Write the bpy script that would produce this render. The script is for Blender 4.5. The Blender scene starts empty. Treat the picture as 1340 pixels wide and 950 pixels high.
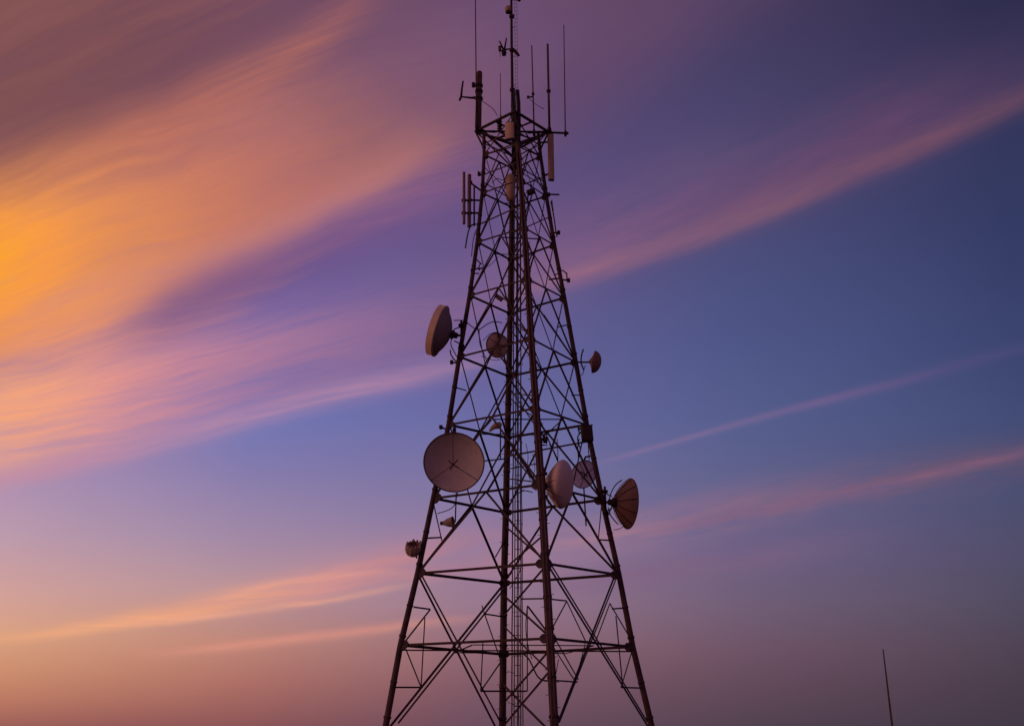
import bpy, bmesh, math, random
from mathutils import Vector, Matrix
random.seed(7)
R_ = math.radians

# ------------------------------------------------------------------ camera
SC = bpy.context.scene
COL = SC.collection
FPX, PITCH, ROLL, DIST, CAMZ = 1882.66, 0.265508, -0.0155515, 55.0, 1.7
CAM = Vector((0, 0, CAMZ))
FWD = Vector((0, math.cos(PITCH), math.sin(PITCH)))
_r0, _u0 = Vector((1, 0, 0)), Vector((0, -math.sin(PITCH), math.cos(PITCH)))
RGT = _r0*math.cos(ROLL) + _u0*math.sin(ROLL)
UP = -_r0*math.sin(ROLL) + _u0*math.cos(ROLL)
cam_data = bpy.data.cameras.new('camera')
cam = bpy.data.objects.new('camera', cam_data)
COL.objects.link(cam)
M = Matrix((RGT, UP, -FWD)).transposed().to_4x4()
M.translation = CAM
cam.matrix_world = M
cam_data.sensor_width = 36.0
cam_data.lens = 36.0*FPX/1340.0
cam_data.clip_start = 0.1
cam_data.clip_end = 20000
SC.camera = cam

def ray(px, py):
    "direction in the world of a point of the photograph"
    return FWD + RGT*((px-670)/FPX) - UP*((py-475)/FPX)
def at(px, py, Y):
    "the point on that sight line at world depth Y"
    d = ray(px, py)
    return CAM + d*(Y/d.y)
def pxm(n, Y):
    "metres covered by n photograph pixels at depth Y"
    return n*Y*1.02/FPX
def gno(px, py):
    d = ray(px, py)
    return (d.x/d.y, d.z/d.y)

# ------------------------------------------------------------------ colour helpers
def lin(c):
    c /= 255.0
    return c/12.92 if c <= 0.04045 else ((c+0.055)/1.055)**2.4
def L3(r, g, b): return (lin(r), lin(g), lin(b), 1.0)

SC.view_settings.view_transform = 'Standard'
SC.view_settings.look = 'None'
SC.view_settings.exposure = 0.0
SC.view_settings.gamma = 1.0
SC.view_settings.use_curve_mapping = False

# ------------------------------------------------------------------ dusk sky (a function of world direction)
world = bpy.data.worlds.new('World')
SC.world = world
world.use_nodes = True
NT = world.node_tree
for n in list(NT.nodes): NT.nodes.remove(n)

class E:
    "a socket with arithmetic"
    def __init__(s, sock): s.s = sock
    def _m(a, op, b=None, c=None):
        n = NT.nodes.new('ShaderNodeMath'); n.operation = op
        for i, v in enumerate((a, b, c)):
            if v is None: continue
            if isinstance(v, E): NT.links.new(v.s, n.inputs[i])
            else: n.inputs[i].default_value = v
        return E(n.outputs[0])
    def __add__(a, b): return E._m(a, 'ADD', b)
    __radd__ = __add__
    def __sub__(a, b): return E._m(a, 'SUBTRACT', b)
    def __rsub__(a, b): return E._m(b, 'SUBTRACT', a)
    def __mul__(a, b): return E._m(a, 'MULTIPLY', b)
    __rmul__ = __mul__
    def __truediv__(a, b): return E._m(a, 'DIVIDE', b)
def fmax(a, b): return E._m(a, 'MAXIMUM', b)
def fmin(a, b): return E._m(a, 'MINIMUM', b)
def smooth(x, a, b):
    n = NT.nodes.new('ShaderNodeMapRange'); n.interpolation_type = 'SMOOTHSTEP'
    NT.links.new(x.s, n.inputs['Value'])
    lo, hi, t0, t1 = (a, b, 0.0, 1.0) if a < b else (b, a, 1.0, 0.0)
    n.inputs['From Min'].default_value = lo; n.inputs['From Max'].default_value = hi
    n.inputs['To Min'].default_value = t0; n.inputs['To Max'].default_value = t1
    return E(n.outputs['Result'])
def gauss(x): return E._m(math.e, 'POWER', (x*x)*-1.0)
def vec(x, y, z):
    n = NT.nodes.new('ShaderNodeCombineXYZ')
    for i, v in enumerate((x, y, z)):
        if isinstance(v, E): NT.links.new(v.s, n.inputs[i])
        else: n.inputs[i].default_value = v
    return n.outputs[0]
def noise(x, y, z=0.0, scale=1.0, detail=3.0, rough=0.5):
    n = NT.nodes.new('ShaderNodeTexNoise')
    NT.links.new(vec(x, y, z), n.inputs['Vector'])
    n.inputs['Scale'].default_value = scale; n.inputs['Detail'].default_value = detail
    n.inputs['Roughness'].default_value = rough
    return E(n.outputs['Fac'])
def ramp(x, stops, interp='LINEAR'):
    "x is 0..1; stops: (pos, (r,g,b) in 0..255)"
    n = NT.nodes.new('ShaderNodeValToRGB'); n.color_ramp.interpolation = interp
    el = n.color_ramp.elements
    while len(el) < len(stops): el.new(0.5)
    for e_, (p_, c_) in zip(el, stops):
        e_.position = p_
    for e_, (p_, c_) in zip(el, stops):
        e_.color = L3(*c_)
    NT.links.new(x.s, n.inputs[0])
    return n.outputs['Color']
def mix(f, a, b, mode='MIX'):
    n = NT.nodes.new('ShaderNodeMix'); n.data_type = 'RGBA'; n.blend_type = mode
    if isinstance(f, E): NT.links.new(f.s, n.inputs[0])
    else: n.inputs[0].default_value = f
    for k, v in ((6, a), (7, b)):
        if isinstance(v, tuple): n.inputs[k].default_value = v
        else: NT.links.new(v, n.inputs[k])
    return n.outputs[2]

tc = NT.nodes.new('ShaderNodeTexCoord')
sp = NT.nodes.new('ShaderNodeSeparateXYZ')
NT.links.new(tc.outputs['Generated'], sp.inputs[0])
dx, dy, dz = (E(sp.outputs[i]) for i in range(3))
yy = fmax(dy, 0.12)
U = dx/yy                       # horizontal and vertical slope towards the north horizon
V = dz/yy
# columns of clear-sky colour: photograph x -> (y, rgb)
CLEAR = [
 (0,   [(0,(132,84,88)),(210,(128,84,100)),(430,(150,112,150)),(560,(165,135,175)),(640,(180,150,180)),(700,(192,158,174)),(770,(212,164,158)),(830,(222,166,132)),(880,(208,146,112)),(920,(188,122,100)),(950,(160,98,90)),(990,(130,76,78))]),
 (330, [(0,(112,74,96)),(210,(124,84,120)),(400,(112,98,160)),(470,(110,106,170)),(545,(112,118,180)),(620,(136,126,174)),(700,(160,138,168)),(770,(186,148,154)),(840,(192,136,122)),(890,(176,114,104)),(950,(142,86,88)),(990,(112,68,76))]),
 (620, [(0,(104,70,98)),(150,(98,76,120)),(300,(102,84,134)),(450,(106,98,152)),(550,(110,109,164)),(640,(128,119,162)),(720,(148,124,158)),(790,(156,123,144)),(850,(146,107,118)),(900,(128,91,104)),(950,(110,79,96)),(990,(94,67,84))]),
 (950, [(0,(75,63,98)),(150,(75,69,110)),(300,(77,79,124)),(450,(81,89,138)),(550,(89,97,144)),(640,(99,100,142)),(720,(110,98,134)),(790,(115,96,120)),(850,(113,86,104)),(900,(101,76,92)),(950,(85,68,82)),(990,(73,60,74))]),
 (1340,[(0,(47,47,80)),(150,(52,55,92)),(300,(54,61,102)),(450,(61,71,114)),(550,(67,77,118)),(640,(75,79,114)),(720,(81,77,106)),(790,(78,74,94)),(850,(75,66,82)),(900,(71,60,74)),(950,(65,56,70)),(990,(59,52,64))]),
]
V0, V1 = -0.02, 0.62
vn = (V - V0)/(V1 - V0)
def vpos(px, py): return (gno(px, py)[1]-V0)/(V1-V0)
base = None
for i, (cx, st) in enumerate(CLEAR):
    stops = sorted((max(0, min(1, vpos(cx, py))), c) for py, c in st)
    c = ramp(vn, stops)
    if base is None: base = c
    else:
        u0, u1 = gno(CLEAR[i-1][0], 500)[0], gno(cx, 500)[0]
        n = NT.nodes.new('ShaderNodeMapRange')
        NT.links.new(U.s, n.inputs['Value'])
        n.inputs['From Min'].default_value = u0; n.inputs['From Max'].default_value = u1
        base = mix(E(n.outputs['Result']), base, c)

# high cirrus: fibres all run to one vanishing point low in the west
vu, vv = gno(-1000, 1090)
ang = E._m(V - vv, 'ARCTAN2', U - vu)
rad = E._m((U-vu)*(U-vu) + (V-vv)*(V-vv), 'SQRT')
warp = noise(U, V, 0.0, 3.2, 3.0) - 0.5
warp2 = noise(U, V, 4.0, 9.0, 3.0) - 0.5
fib = noise(ang*1.0 + warp*0.03 + warp2*.006, rad*0.10, 2.0, 130.0, 6.0, 0.64)            # fine fibres
fib2 = noise(ang*1.0 + warp*0.06 + warp2*.02, rad*0.22, 7.0, 26.0, 5.0, 0.6)           # broad bundles
vu2, vv2 = gno(-1500, 850)
angl = E._m(V - vv2, 'ARCTAN2', U - vu2)
radl = E._m((U-vu2)*(U-vu2) + (V-vv2)*(V-vv2), 'SQRT')
warp3 = noise(U, V, 8.0, 26.0, 3.0) - 0.5
fibl = noise(angl + warp*0.05 + warp2*0.010 + warp3*.0015, radl*0.055, 12.0, 190.0, 6.0, 0.62)
fibl2 = noise(angl + warp*0.10 + warp2*.016, radl*0.10, 17.0, 40.0, 5.0, 0.6)
ripple = noise(angl*1.0 - radl*0.35 + warp2*.02, radl*0.5, 21.0, 60.0, 4.0, 0.6)
lump = noise(U, V*2.0, 9.0, 7.0, 4.0, 0.55)

# glow colour of lit cloud: by distance from the afterglow in the west
gu, gv = gno(-70, 345)
gd = E._m((U-gu)*(U-gu) + (V-gv)*(V-gv)*2.6, 'SQRT')
S_ = 1340/FPX
def gp(px): return px/FPX
glow = ramp(gd/0.75, [(gp(60)/.75,(255,166,48)),(gp(140)/.75,(250,158,70)),(gp(250)/.75,(226,142,90)),(gp(390)/.75,(204,126,100)),
                      (gp(520)/.75,(184,114,106)),(gp(640)/.75,(158,102,106)),(gp(760)/.75,(132,90,112)),(gp(1000)/.75,(112,82,118)),(gp(1300)/.75,(112,76,104))])

def quad(p):
    "v = a + b u + c u^2 through three photograph points"
    (x0,y0),(x1,y1),(x2,y2) = [gno(*q) for q in p]
    c = ((y2-y0)/(x2-x0) - (y1-y0)/(x1-x0))/(x2-x1)
    b = (y1-y0)/(x1-x0) - c*(x0+x1)
    a = y0 - b*x0 - c*x0*x0
    return a, b, c
def cross(p, wob=0.0, wob2=0.0):
    a, b, c = quad(p)
    e = V - (U*(U*c + b) + a)
    if wob: e = e + warp*wob
    if wob2: e = e + warp2*wob2
    return e
def win(x0, x1, x2=None, x3=None, y=475):
    "fade in from photograph x0 to x1, out from x2 to x3"
    w = None
    if x0 is not None: w = smooth(U, gno(x0,y)[0], gno(x1,y)[0])
    if x2 is not None:
        q = smooth(U, gno(x3,y)[0], gno(x2,y)[0])
        w = q if w is None else w*q
    return w
P = lambda n: n/FPX

sky = base
# A. dim mauve veil filling the upper left
a1 = smooth(cross([(0,300),(330,150),(700,-60)], .08), P(-70), P(90))
veil = ramp(smooth(U, gno(0,100)[0], gno(760,100)[0]), [(0,(130,83,84)),(.25,(120,78,91)),(.6,(114,78,102)),(1,(102,74,108))])
sky = mix(a1*win(None,None,560,1000,100)*(0.86 + (fib2-.5)*0.4), sky, veil)
# upper right: faint mauve fan beyond the mast
a1b = smooth(cross([(560,330),(800,170),(1100,0)], .08), P(-30), P(130))
sky = mix(a1b*win(560,700,800,1250,100)*(0.62 + (fib2-.5)*0.8), sky, L3(106,76,108))

# B. the great orange sheet of cirrus
lo = cross([(0,496),(200,436),(640,186)], .03, .018) + (fibl2-.5)*.050 + (fibl-.5)*.015
hi = cross([(0,230),(330,100),(640,-70)], .045, .02) - (fibl2-.5)*.06
sheet = smooth(lo, P(-34), P(70))*smooth(hi, P(92), P(-120))
sheet = sheet*win(None,None,560,900,150)
sheet = sheet*(0.95 + (fibl-.5)*0.32 + (fibl2-.5)*0.50 + (ripple-.5)*.14)
under = smooth(lo, P(130), P(10))*win(-40,60,420,640,400)
glow = mix(under*0.55, glow, L3(240,158,124))           # paler, pinker towards its underside
sky = mix(fmin(fmax(sheet, 0.0), 1.0), sky, glow)
# brighter rim along its upper edge
rim = gauss(cross([(150,190),(330,108),(470,12)], .03, .012)/P(40))*win(60,260,380,560,100)
sky = mix(rim*(0.32 + (fibl-.5)*0.8), sky, L3(206,122,92))
# the lower fringe of the sheet, pink and ragged
fr = gauss(cross([(250,372),(420,300),(640,205)], .03, .02)/P(48))*win(170,330,520,760,250)
sky = mix(fr*(0.36+(fibl2-.5)*1.0+(fibl-.5)*.5), sky, L3(176,112,126))

tex = smooth(cross([(0,205),(330,80),(640,-90)], .06, .03), P(0), P(110))*win(None,None,420,760,60)
sky = mix(tex*fmax((fibl2-.46)*1.6 + (lump-.5)*.5, 0.0), sky, L3(150,94,92))
sky = mix(tex*fmax((.50-fibl2)*1.6, 0.0), sky, L3(96,66,92))
# C. violet gap under the sheet
gap = gauss(cross([(150,440),(330,358),(600,250)], .03, .015)/P(44))*win(110,240,420,700,380)
sky = mix(gap*0.72, sky, L3(102,80,138))

# D. pink streaks fanning from the left edge under the gap
lo = cross([(0,640),(300,560),(660,468)], .02, .010)
hi = cross([(0,470),(300,415),(660,352)], .03, .010)
band = smooth(lo, P(-12), P(60))*smooth(hi, P(50), P(-70))*win(None,None,480,830,480)
band = band*(0.62 + (fibl-.5)*0.8 + (fibl2-.5)*1.45)
pink = ramp(smooth(U, gno(-40,500)[0], gno(760,500)[0]), [(0,(252,172,120)),(.13,(236,156,140)),(.3,(206,138,152)),(.55,(168,120,154)),(.8,(142,106,146)),(1,(124,96,142))])
sky = mix(fmin(fmax(band, 0.0), .95), sky, pink)
core = gauss(cross([(0,530),(300,462),(640,395)], .02, .01)/P(26))*win(None,None,420,720,460)
sky = mix(core*(0.52+(fibl-.5)*1.3), sky, pink)
low = gauss(cross([(0,628),(300,552),(600,478)], .015, .008)/P(17))*win(None,None,480,760,560)
sky = mix(low*(0.5+(fibl-.5)*1.1), sky, L3(196,142,166))

# E. long streak on the right: hard lower edge, soft above
c = cross([(600,418),(1000,286),(1340,144)], .014, .006)
st = smooth(c, P(-14), P(12))*gauss(fmax(c, 0.0)/P(105))
sky = mix(st*win(500,760,1100,1500,250)*(0.66+(fib2-.5)*1.3+(fib-.5)*.9+(lump-.5)*.5), sky,
          ramp(smooth(U, gno(740,300)[0], gno(1340,300)[0]), [(0,(142,98,132)),(.4,(128,88,118)),(1,(116,74,98))]))
cc = gauss((c-P(14))/P(20))*win(560,800,1250,1600,250)
sky = mix(cc*(0.44+(fib-.5)*.7), sky, ramp(smooth(U, gno(740,300)[0], gno(1340,300)[0]), [(0,(158,110,128)),(.4,(152,106,116)),(1,(130,86,98))]))
e2 = cross([(780,330),(1000,250),(1340,105)], .03, .01)
sky = mix(gauss(e2/P(60))*win(720,950,1150,1500,250)*0.35, sky, L3(92,68,108))

# F. contrail
c = cross([(760,612),(1040,535),(1340,455)], .006, .0025)
wid = smooth(U, gno(760,600)[0], gno(1340,455)[0])*P(5)+P(3.5)
sky = mix(gauss(c/wid)*win(745,840,1180,1560)*(0.50+(fib-.5)*.6), sky, ramp(smooth(U, gno(760,600)[0], gno(1340,455)[0]), [(0,(142,116,156)),(.6,(124,98,144)),(1,(86,78,126))]))

# G. low rosy streak on the right and its fainter twin below
c = cross([(640,738),(1000,668),(1340,604)], .02, .008)
st = smooth(c + (fib2-.5)*.03, P(-46), P(8))*gauss(fmax(c-P(4),0.0)/P(30))
sky = mix(st*win(560,720,1200,1560,680)*(0.58+(fib-.5)*1.7+(fib2-.5)*1.9+(lump-.5)*.9), sky,
          ramp(smooth(U, gno(640,700)[0], gno(1340,600)[0]), [(0,(178,130,146)),(.3,(150,113,136)),(.7,(132,98,122)),(1,(114,86,108))]))
c = cross([(860,692),(1080,652),(1300,598)], .02, .010)
sky = mix(gauss(c/P(7))*win(800,960,1240,1500,650)*(0.40+(fib-.5)*1.2), sky, L3(142,98,124))
c = cross([(720,772),(950,735),(1250,690)], .02, .008)
sky = mix(gauss(c/P(20))*win(660,800,900,1250,700)*(0.42+(fib-.5)*.8), sky, L3(134,100,130))

# H. low peach streaks on the left
c = cross([(0,836),(250,803),(450,762)], .014, .010)
st = smooth(c, P(-10), P(6))*gauss(fmax(c-P(2),0.0)/(smooth(U, gno(0,830)[0], gno(430,760)[0])*P(20)+P(8)))
peach = ramp(smooth(U, gno(0,800)[0], gno(650,760)[0]), [(0,(250,178,128)),(.5,(238,164,132)),(.75,(222,150,140)),(1,(176,124,142))])
sky = mix(st*win(-80,120,480,760,800)*(0.68+(fibl-.5)*1.2+(fibl2-.5)*.8), sky, peach)
c = cross([(150,816),(330,797),(560,762)], .012, .006)
sky = mix(gauss(c/P(5))*win(100,260,420,640,800)*(0.35+(fibl-.5)*1.2), sky, L3(250,176,140))
c = cross([(250,795),(400,756),(520,752)], .012, .006)
sky = mix(gauss(c/P(5))*win(230,340,420,600,780)*(0.35+(fibl-.5)*1.2), sky, L3(244,168,140))
c = cross([(330,800),(460,768),(640,752)], .014, .010)
sky = mix(smooth(c,P(-14),P(4))*gauss(fmax(c,0.0)/P(16))*win(300,430,500,800,780)*(0.55+(fibl-.5)*1.2), sky, peach)
c = cross([(180,853),(400,832),(600,812)], .010, .008)
sky = mix(gauss(c/P(6.5))*win(150,300,440,700,830)*(0.55+(fib-.5)*.9), sky, L3(226,150,132))
# broad faint rise of thin cloud between the bands
sky = mix(gauss(cross([(300,690),(420,735),(600,700)], .03, .01)/P(50))*win(200,420,430,720,700)*0.14, sky, L3(186,140,158))
# very fine unevenness everywhere
sky = mix(0.10, sky, mix(lump, sky, L3(60,50,90), 'SOFT_LIGHT'))

# the sky behind and above the camera: dusk mauve, darker overhead; the ground side dull brown
back = ramp(smooth(dz, -0.02, 1.0), [(0,(132,94,108)),(.3,(118,86,108)),(1,(62,56,94))])
west = smooth(dx, 0.15, -0.95)
back = mix(west*smooth(dz, 0.75, 0.0), back, L3(172,100,88))
sky = mix(smooth(dy, 0.30, 0.16), sky, back)
sky = mix(smooth(dz, -0.004, -0.03), sky, L3(40,30,32))
bg = NT.nodes.new('ShaderNodeBackground'); NT.links.new(sky, bg.inputs['Color']); bg.inputs['Strength'].default_value = 1.0
wo = NT.nodes.new('ShaderNodeOutputWorld'); NT.links.new(bg.outputs[0], wo.inputs['Surface'])

# ------------------------------------------------------------------ afterglow of the set sun, low in the west
sun_d = bpy.data.lights.new('sun', 'SUN'); sun_d.energy = 0.60; sun_d.angle = R_(30); sun_d.color = (1.0, 0.52, 0.34)
sun = bpy.data.objects.new('sun', sun_d); COL.objects.link(sun)
sun_dir = Vector((-0.93, -0.34, 0.13)).normalized()          # towards the sun
sun.rotation_euler = (-sun_dir).to_track_quat('-Z', 'Y').to_euler()

# ------------------------------------------------------------------ materials
def mat(name, col, rough=0.6, metal=0.0, var=0.25, scale=6.0, dirt=None, dirt_amt=0.5, bump=0.0, spec=0.25):
    m = bpy.data.materials.new(name); m.use_nodes = True
    nt = m.node_tree; b = nt.nodes['Principled BSDF']
    b.inputs['Roughness'].default_value = rough; b.inputs['Specular IOR Level'].default_value = spec; b.inputs['Metallic'].default_value = metal
    t = nt.nodes.new('ShaderNodeTexCoord')
    n = nt.nodes.new('ShaderNodeTexNoise'); n.inputs['Scale'].default_value = scale; n.inputs['Detail'].default_value = 6
    nt.links.new(t.outputs['Object'], n.inputs['Vector'])
    r = nt.nodes.new('ShaderNodeValToRGB')
    r.color_ramp.elements[0].position = .3; r.color_ramp.elements[1].position = .7
    r.color_ramp.elements[0].color = tuple(c*(1-var) for c in col)+(1,)
    r.color_ramp.elements[1].color = tuple(min(1, c*(1+var)) for c in col)+(1,)
    nt.links.new(n.outputs['Fac'], r.inputs[0])
    out = r.outputs['Color']
    if dirt:
        n2 = nt.nodes.new('ShaderNodeTexNoise'); n2.inputs['Scale'].default_value = scale*.45; n2.inputs['Detail'].default_value = 8
        n2.inputs['Roughness'].default_value = .65
        nt.links.new(t.outputs['Object'], n2.inputs['Vector'])
        mr = nt.nodes.new('ShaderNodeMapRange'); mr.inputs['From Min'].default_value = .48; mr.inputs['From Max'].default_value = .68
        mr.inputs['To Max'].default_value = dirt_amt
        nt.links.new(n2.outputs['Fac'], mr.inputs['Value'])
        mx = nt.nodes.new('ShaderNodeMix'); mx.data_type = 'RGBA'
        nt.links.new(mr.outputs['Result'], mx.inputs[0]); nt.links.new(out, mx.inputs[6])
        mx.inputs[7].default_value = dirt+(1,)
        out = mx.outputs[2]
    nt.links.new(out, b.inputs['Base Color'])
    if bump:
        bp = nt.nodes.new('ShaderNodeBump'); bp.inputs['Strength'].default_value = bump; bp.inputs['Distance'].default_value = .01
        nt.links.new(n.outputs['Fac'], bp.inputs['Height']); nt.links.new(bp.outputs[0], b.inputs['Normal'])
    return m
M_STEEL = mat('weathered_steel', (.050,.024,.033), .7, 0, .45, 3.0, (.092,.038,.029), .5)
M_LEG = mat('leg_steel', (.064,.030,.040), .66, 0, .45, 2.5, (.125,.050,.034), .7, .3)
M_DARK = mat('dark_fitting', (.042,.022,.028), .6, .1, .3, 8.0)
M_CABLE = mat('cable_jacket', (.035,.024,.030), .55, 0, .3, 5.0)
M_DISH = mat('dish_paint', (.70,.56,.62), .6, 0, .07, 1.6, (.36,.24,.22), .45)
M_BACK = mat('dish_back_paint', (.58,.35,.31), .6, 0, .12, 3.0, (.22,.11,.08), .6)
M_DRUMLIT = mat('drum_lit_paint', (.62,.42,.36), .6, 0, .10, 3.0, (.30,.16,.12), .5)  # drum shroud: the orange light on its left side is painted in, over random dirt
M_DRUMSHADE = mat('drum_back_shade_paint', (.30,.22,.26), .6, 0, .08, 3.0)  # drum back: darkened in colour for the shade on the side away from the glow
M_RADOME = mat('radome_cloth', (.74,.53,.51), .7, 0, .06, 1.5, (.46,.31,.28), .35)
M_PANEL = mat('panel_plastic', (.46,.29,.22), .5, 0, .1, 3.0, (.30,.18,.13), .5)
M_BROWN = mat('brown_fibreglass', (.11,.050,.048), .55, 0, .2, 4.0)
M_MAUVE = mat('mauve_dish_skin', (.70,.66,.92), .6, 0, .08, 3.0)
M_RUST = mat('rusty_dish_paint', (.27,.142,.125), .6, 0, .15, 5.0, (.15,.06,.04), .6)
def see_through(m, amt):
    nt = m.node_tree; b = nt.nodes['Principled BSDF']; src = b.inputs['Base Color'].links[0].from_socket
    tr = nt.nodes.new('ShaderNodeBsdfTranslucent'); nt.links.new(src, tr.inputs['Color'])
    mx = nt.nodes.new('ShaderNodeMixShader'); mx.inputs[0].default_value = amt
    nt.links.new(b.outputs[0], mx.inputs[1]); nt.links.new(tr.outputs[0], mx.inputs[2])
    nt.links.new(mx.outputs[0], nt.nodes['Material Output'].inputs['Surface'])
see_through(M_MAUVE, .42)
M_WHIP = mat('whip_fibreglass', (.11,.055,.075), .5, 0, .2, 4.0)

# ------------------------------------------------------------------ mesh helpers
def frame(a, b, n=None):
    t = (b-a).normalized()
    if n is None: n = Vector((0, 0, 1)) if abs(t.z) < .9 else Vector((0, 1, 0))
    s = t.cross(n)
    if s.length < 1e-4: s = t.orthogonal()
    s.normalize()
    return t, s, s.cross(t).normalized()           # along, side, out
def tube(bm, pts, r, seg=8, cap=True):
    pts = [Vector(p) for p in pts]
    rs = r if isinstance(r, (list, tuple)) else [r]*len(pts)
    ref = None; rings = []
    for i, p in enumerate(pts):
        t = (pts[min(i+1, len(pts)-1)] - pts[max(i-1, 0)]).normalized()
        if ref is None: ref = t.orthogonal().normalized()
        ref = (ref - t*ref.dot(t)).normalized()
        s = t.cross(ref)
        rings.append([bm.verts.new(p + (ref*math.cos(2*math.pi*k/seg) + s*math.sin(2*math.pi*k/seg))*rs[i]) for k in range(seg)])
    for a, b in zip(rings, rings[1:]):
        for k in range(seg):
            f = bm.faces.new((a[k], a[(k+1) % seg], b[(k+1) % seg], b[k])); f.smooth = True
    if cap:
        bm.faces.new(rings[0][::-1]); bm.faces.new(rings[-1])
def prism(bm, a, b, prof, s, o):
    "extrude a closed 2-D outline (side, out) from a to b"
    A = [bm.verts.new(a + s*x + o*y) for x, y in prof]
    B = [bm.verts.new(b + s*x + o*y) for x, y in prof]
    n = len(prof)
    for k in range(n): bm.faces.new((A[k], A[(k+1) % n], B[(k+1) % n], B[k]))
    bm.faces.new(A[::-1]); bm.faces.new(B)
def angle(bm, a, b, w, n=None, th=None):
    "steel angle: one flange w wide in the plane facing n, the other turned inwards"
    a, b = Vector(a), Vector(b); t, s, o = frame(a, b, n); th = th or w*.14
    prism(bm, a, b, [(-w/2,0),(w/2,0),(w/2,-th),(-w/2+th,-th),(-w/2+th,-w*.62),(-w/2,-w*.62)], s, o)
def bar(bm, a, b, w, h=None, n=None):
    a, b = Vector(a), Vector(b); t, s, o = frame(a, b, n); h = h or w
    c = min(w, h)*.18
    x, y = w/2, h/2
    prism(bm, a, b, [(-x+c,-y),(x-c,-y),(x,-y+c),(x,y-c),(x-c,y),(-x+c,y),(-x,y-c),(-x,-y+c)], s, o)
def plate(bm, c, s, u, w, h, th):
    "eight-sided plate centred on c, w along s and h along u"
    c, s, u = Vector(c), s.normalized(), u.normalized(); o = s.cross(u).normalized()
    k = .28
    prof = [(-w/2+w*k,-h/2),(w/2-w*k,-h/2),(w/2,-h/2+h*k),(w/2,h/2-h*k),(w/2-w*k,h/2),(-w/2+w*k,h/2),(-w/2,h/2-h*k),(-w/2,-h/2+h*k)]
    prism(bm, c-o*th/2, c+o*th/2, prof, s, u)
def lathe(bm, prof, c, ax, seg=40, caps=(False, False), ref=None):
    "prof: (radius, height along ax)"
    c, ax = Vector(c), Vector(ax).normalized(); e1 = ax.orthogonal().normalized(); e2 = ax.cross(e1)
    rings = []
    for r, h in prof:
        if r < 1e-5: rings.append([bm.verts.new(c+ax*h)])
        else: rings.append([bm.verts.new(c+ax*h+(e1*math.cos(2*math.pi*k/seg)+e2*math.sin(2*math.pi*k/seg))*r) for k in range(seg)])
    for a, b in zip(rings, rings[1:]):
        for k in range(seg):
            q = [a[k % len(a)], a[(k+1) % len(a)], b[(k+1) % len(b)], b[k % len(b)]]
            q = list(dict.fromkeys(q))
            if len(q) > 2:
                f = bm.faces.new(q); f.smooth = True
    if caps[0] and len(rings[0]) > 2: bm.faces.new(rings[0][::-1])
    if caps[1] and len(rings[-1]) > 2: bm.faces.new(rings[-1])
def obj(name, bm, m, parent=None, label=None, origin=None):
    if origin is None:
        cs = [v.co for v in bm.verts]; origin = sum(cs, Vector())/len(cs)
    W = Vector(origin)
    for v in bm.verts: v.co -= W
    bmesh.ops.recalc_face_normals(bm, faces=bm.faces)
    me = bpy.data.meshes.new(name); bm.to_mesh(me); bm.free(); me.materials.append(m)
    o = bpy.data.objects.new(name, me); COL.objects.link(o)
    o.location = W - (world_origin(parent) if parent else Vector())
    if parent: o.parent = parent
    if label: o['label'] = label
    return o
def world_origin(o):
    p = Vector(o.location)
    while o.parent: o = o.parent; p = p + o.location
    return p
def thing(name, loc, label, cat, group=None):
    o = bpy.data.objects.new(name, None); COL.objects.link(o); o.location = loc; o.empty_display_size = .2
    o['label'] = label; o['category'] = cat
    if group: o['group'] = group
    return o
def tag(o, label, cat, group=None):
    o['label'] = label; o['category'] = cat
    if group: o['group'] = group
    return o
def new(): return bmesh.new()

# ------------------------------------------------------------------ ground: one dark field out to the horizon (below the frame)
bm = new()
RAD = [0, 4, 10, 20, 40, 80, 160, 320, 700, 1500, 3500, 9000]
prev = [bm.verts.new((0, 50, 0))]
rg = random.Random(3)
for r in RAD[1:]:
    ring = []
    for k in range(48):
        a = 2*math.pi*k/48
        h = 0 if r < 60 else rg.uniform(-.004, 0)*min(r, 400)
        ring.append(bm.verts.new((r*math.cos(a), 50+r*math.sin(a), h)))
    for k in range(48):
        if len(prev) == 1: bm.faces.new((prev[0], ring[k], ring[(k+1) % 48]))
        else: bm.faces.new((prev[k], ring[k], ring[(k+1) % 48], prev[(k+1) % 48]))
    prev = ring
g = obj('ground', bm, mat('dry_ground', (.075,.055,.040), .95, 0, .4, .35, (.045,.050,.025), .8, .5), None, None, (0, 0, 0))
g['kind'] = 'structure'

# ------------------------------------------------------------------ the lattice tower
ZF = [.07112,.12035,.17267,.22658,.27494,.32181,.36263,.40185,.43277,.45391]
DF = [.08094,.07098,.06052,.05026,.04349,.03577,.02938,.02440,.02098,.0192]
TH = .195336
SN = {'L': -math.sin(TH), 'R': math.sin(TH), 'N': -math.cos(TH), 'F': math.cos(TH)}
LEV = ['0','1','2','3','4','5','6','7','8','9']
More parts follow.
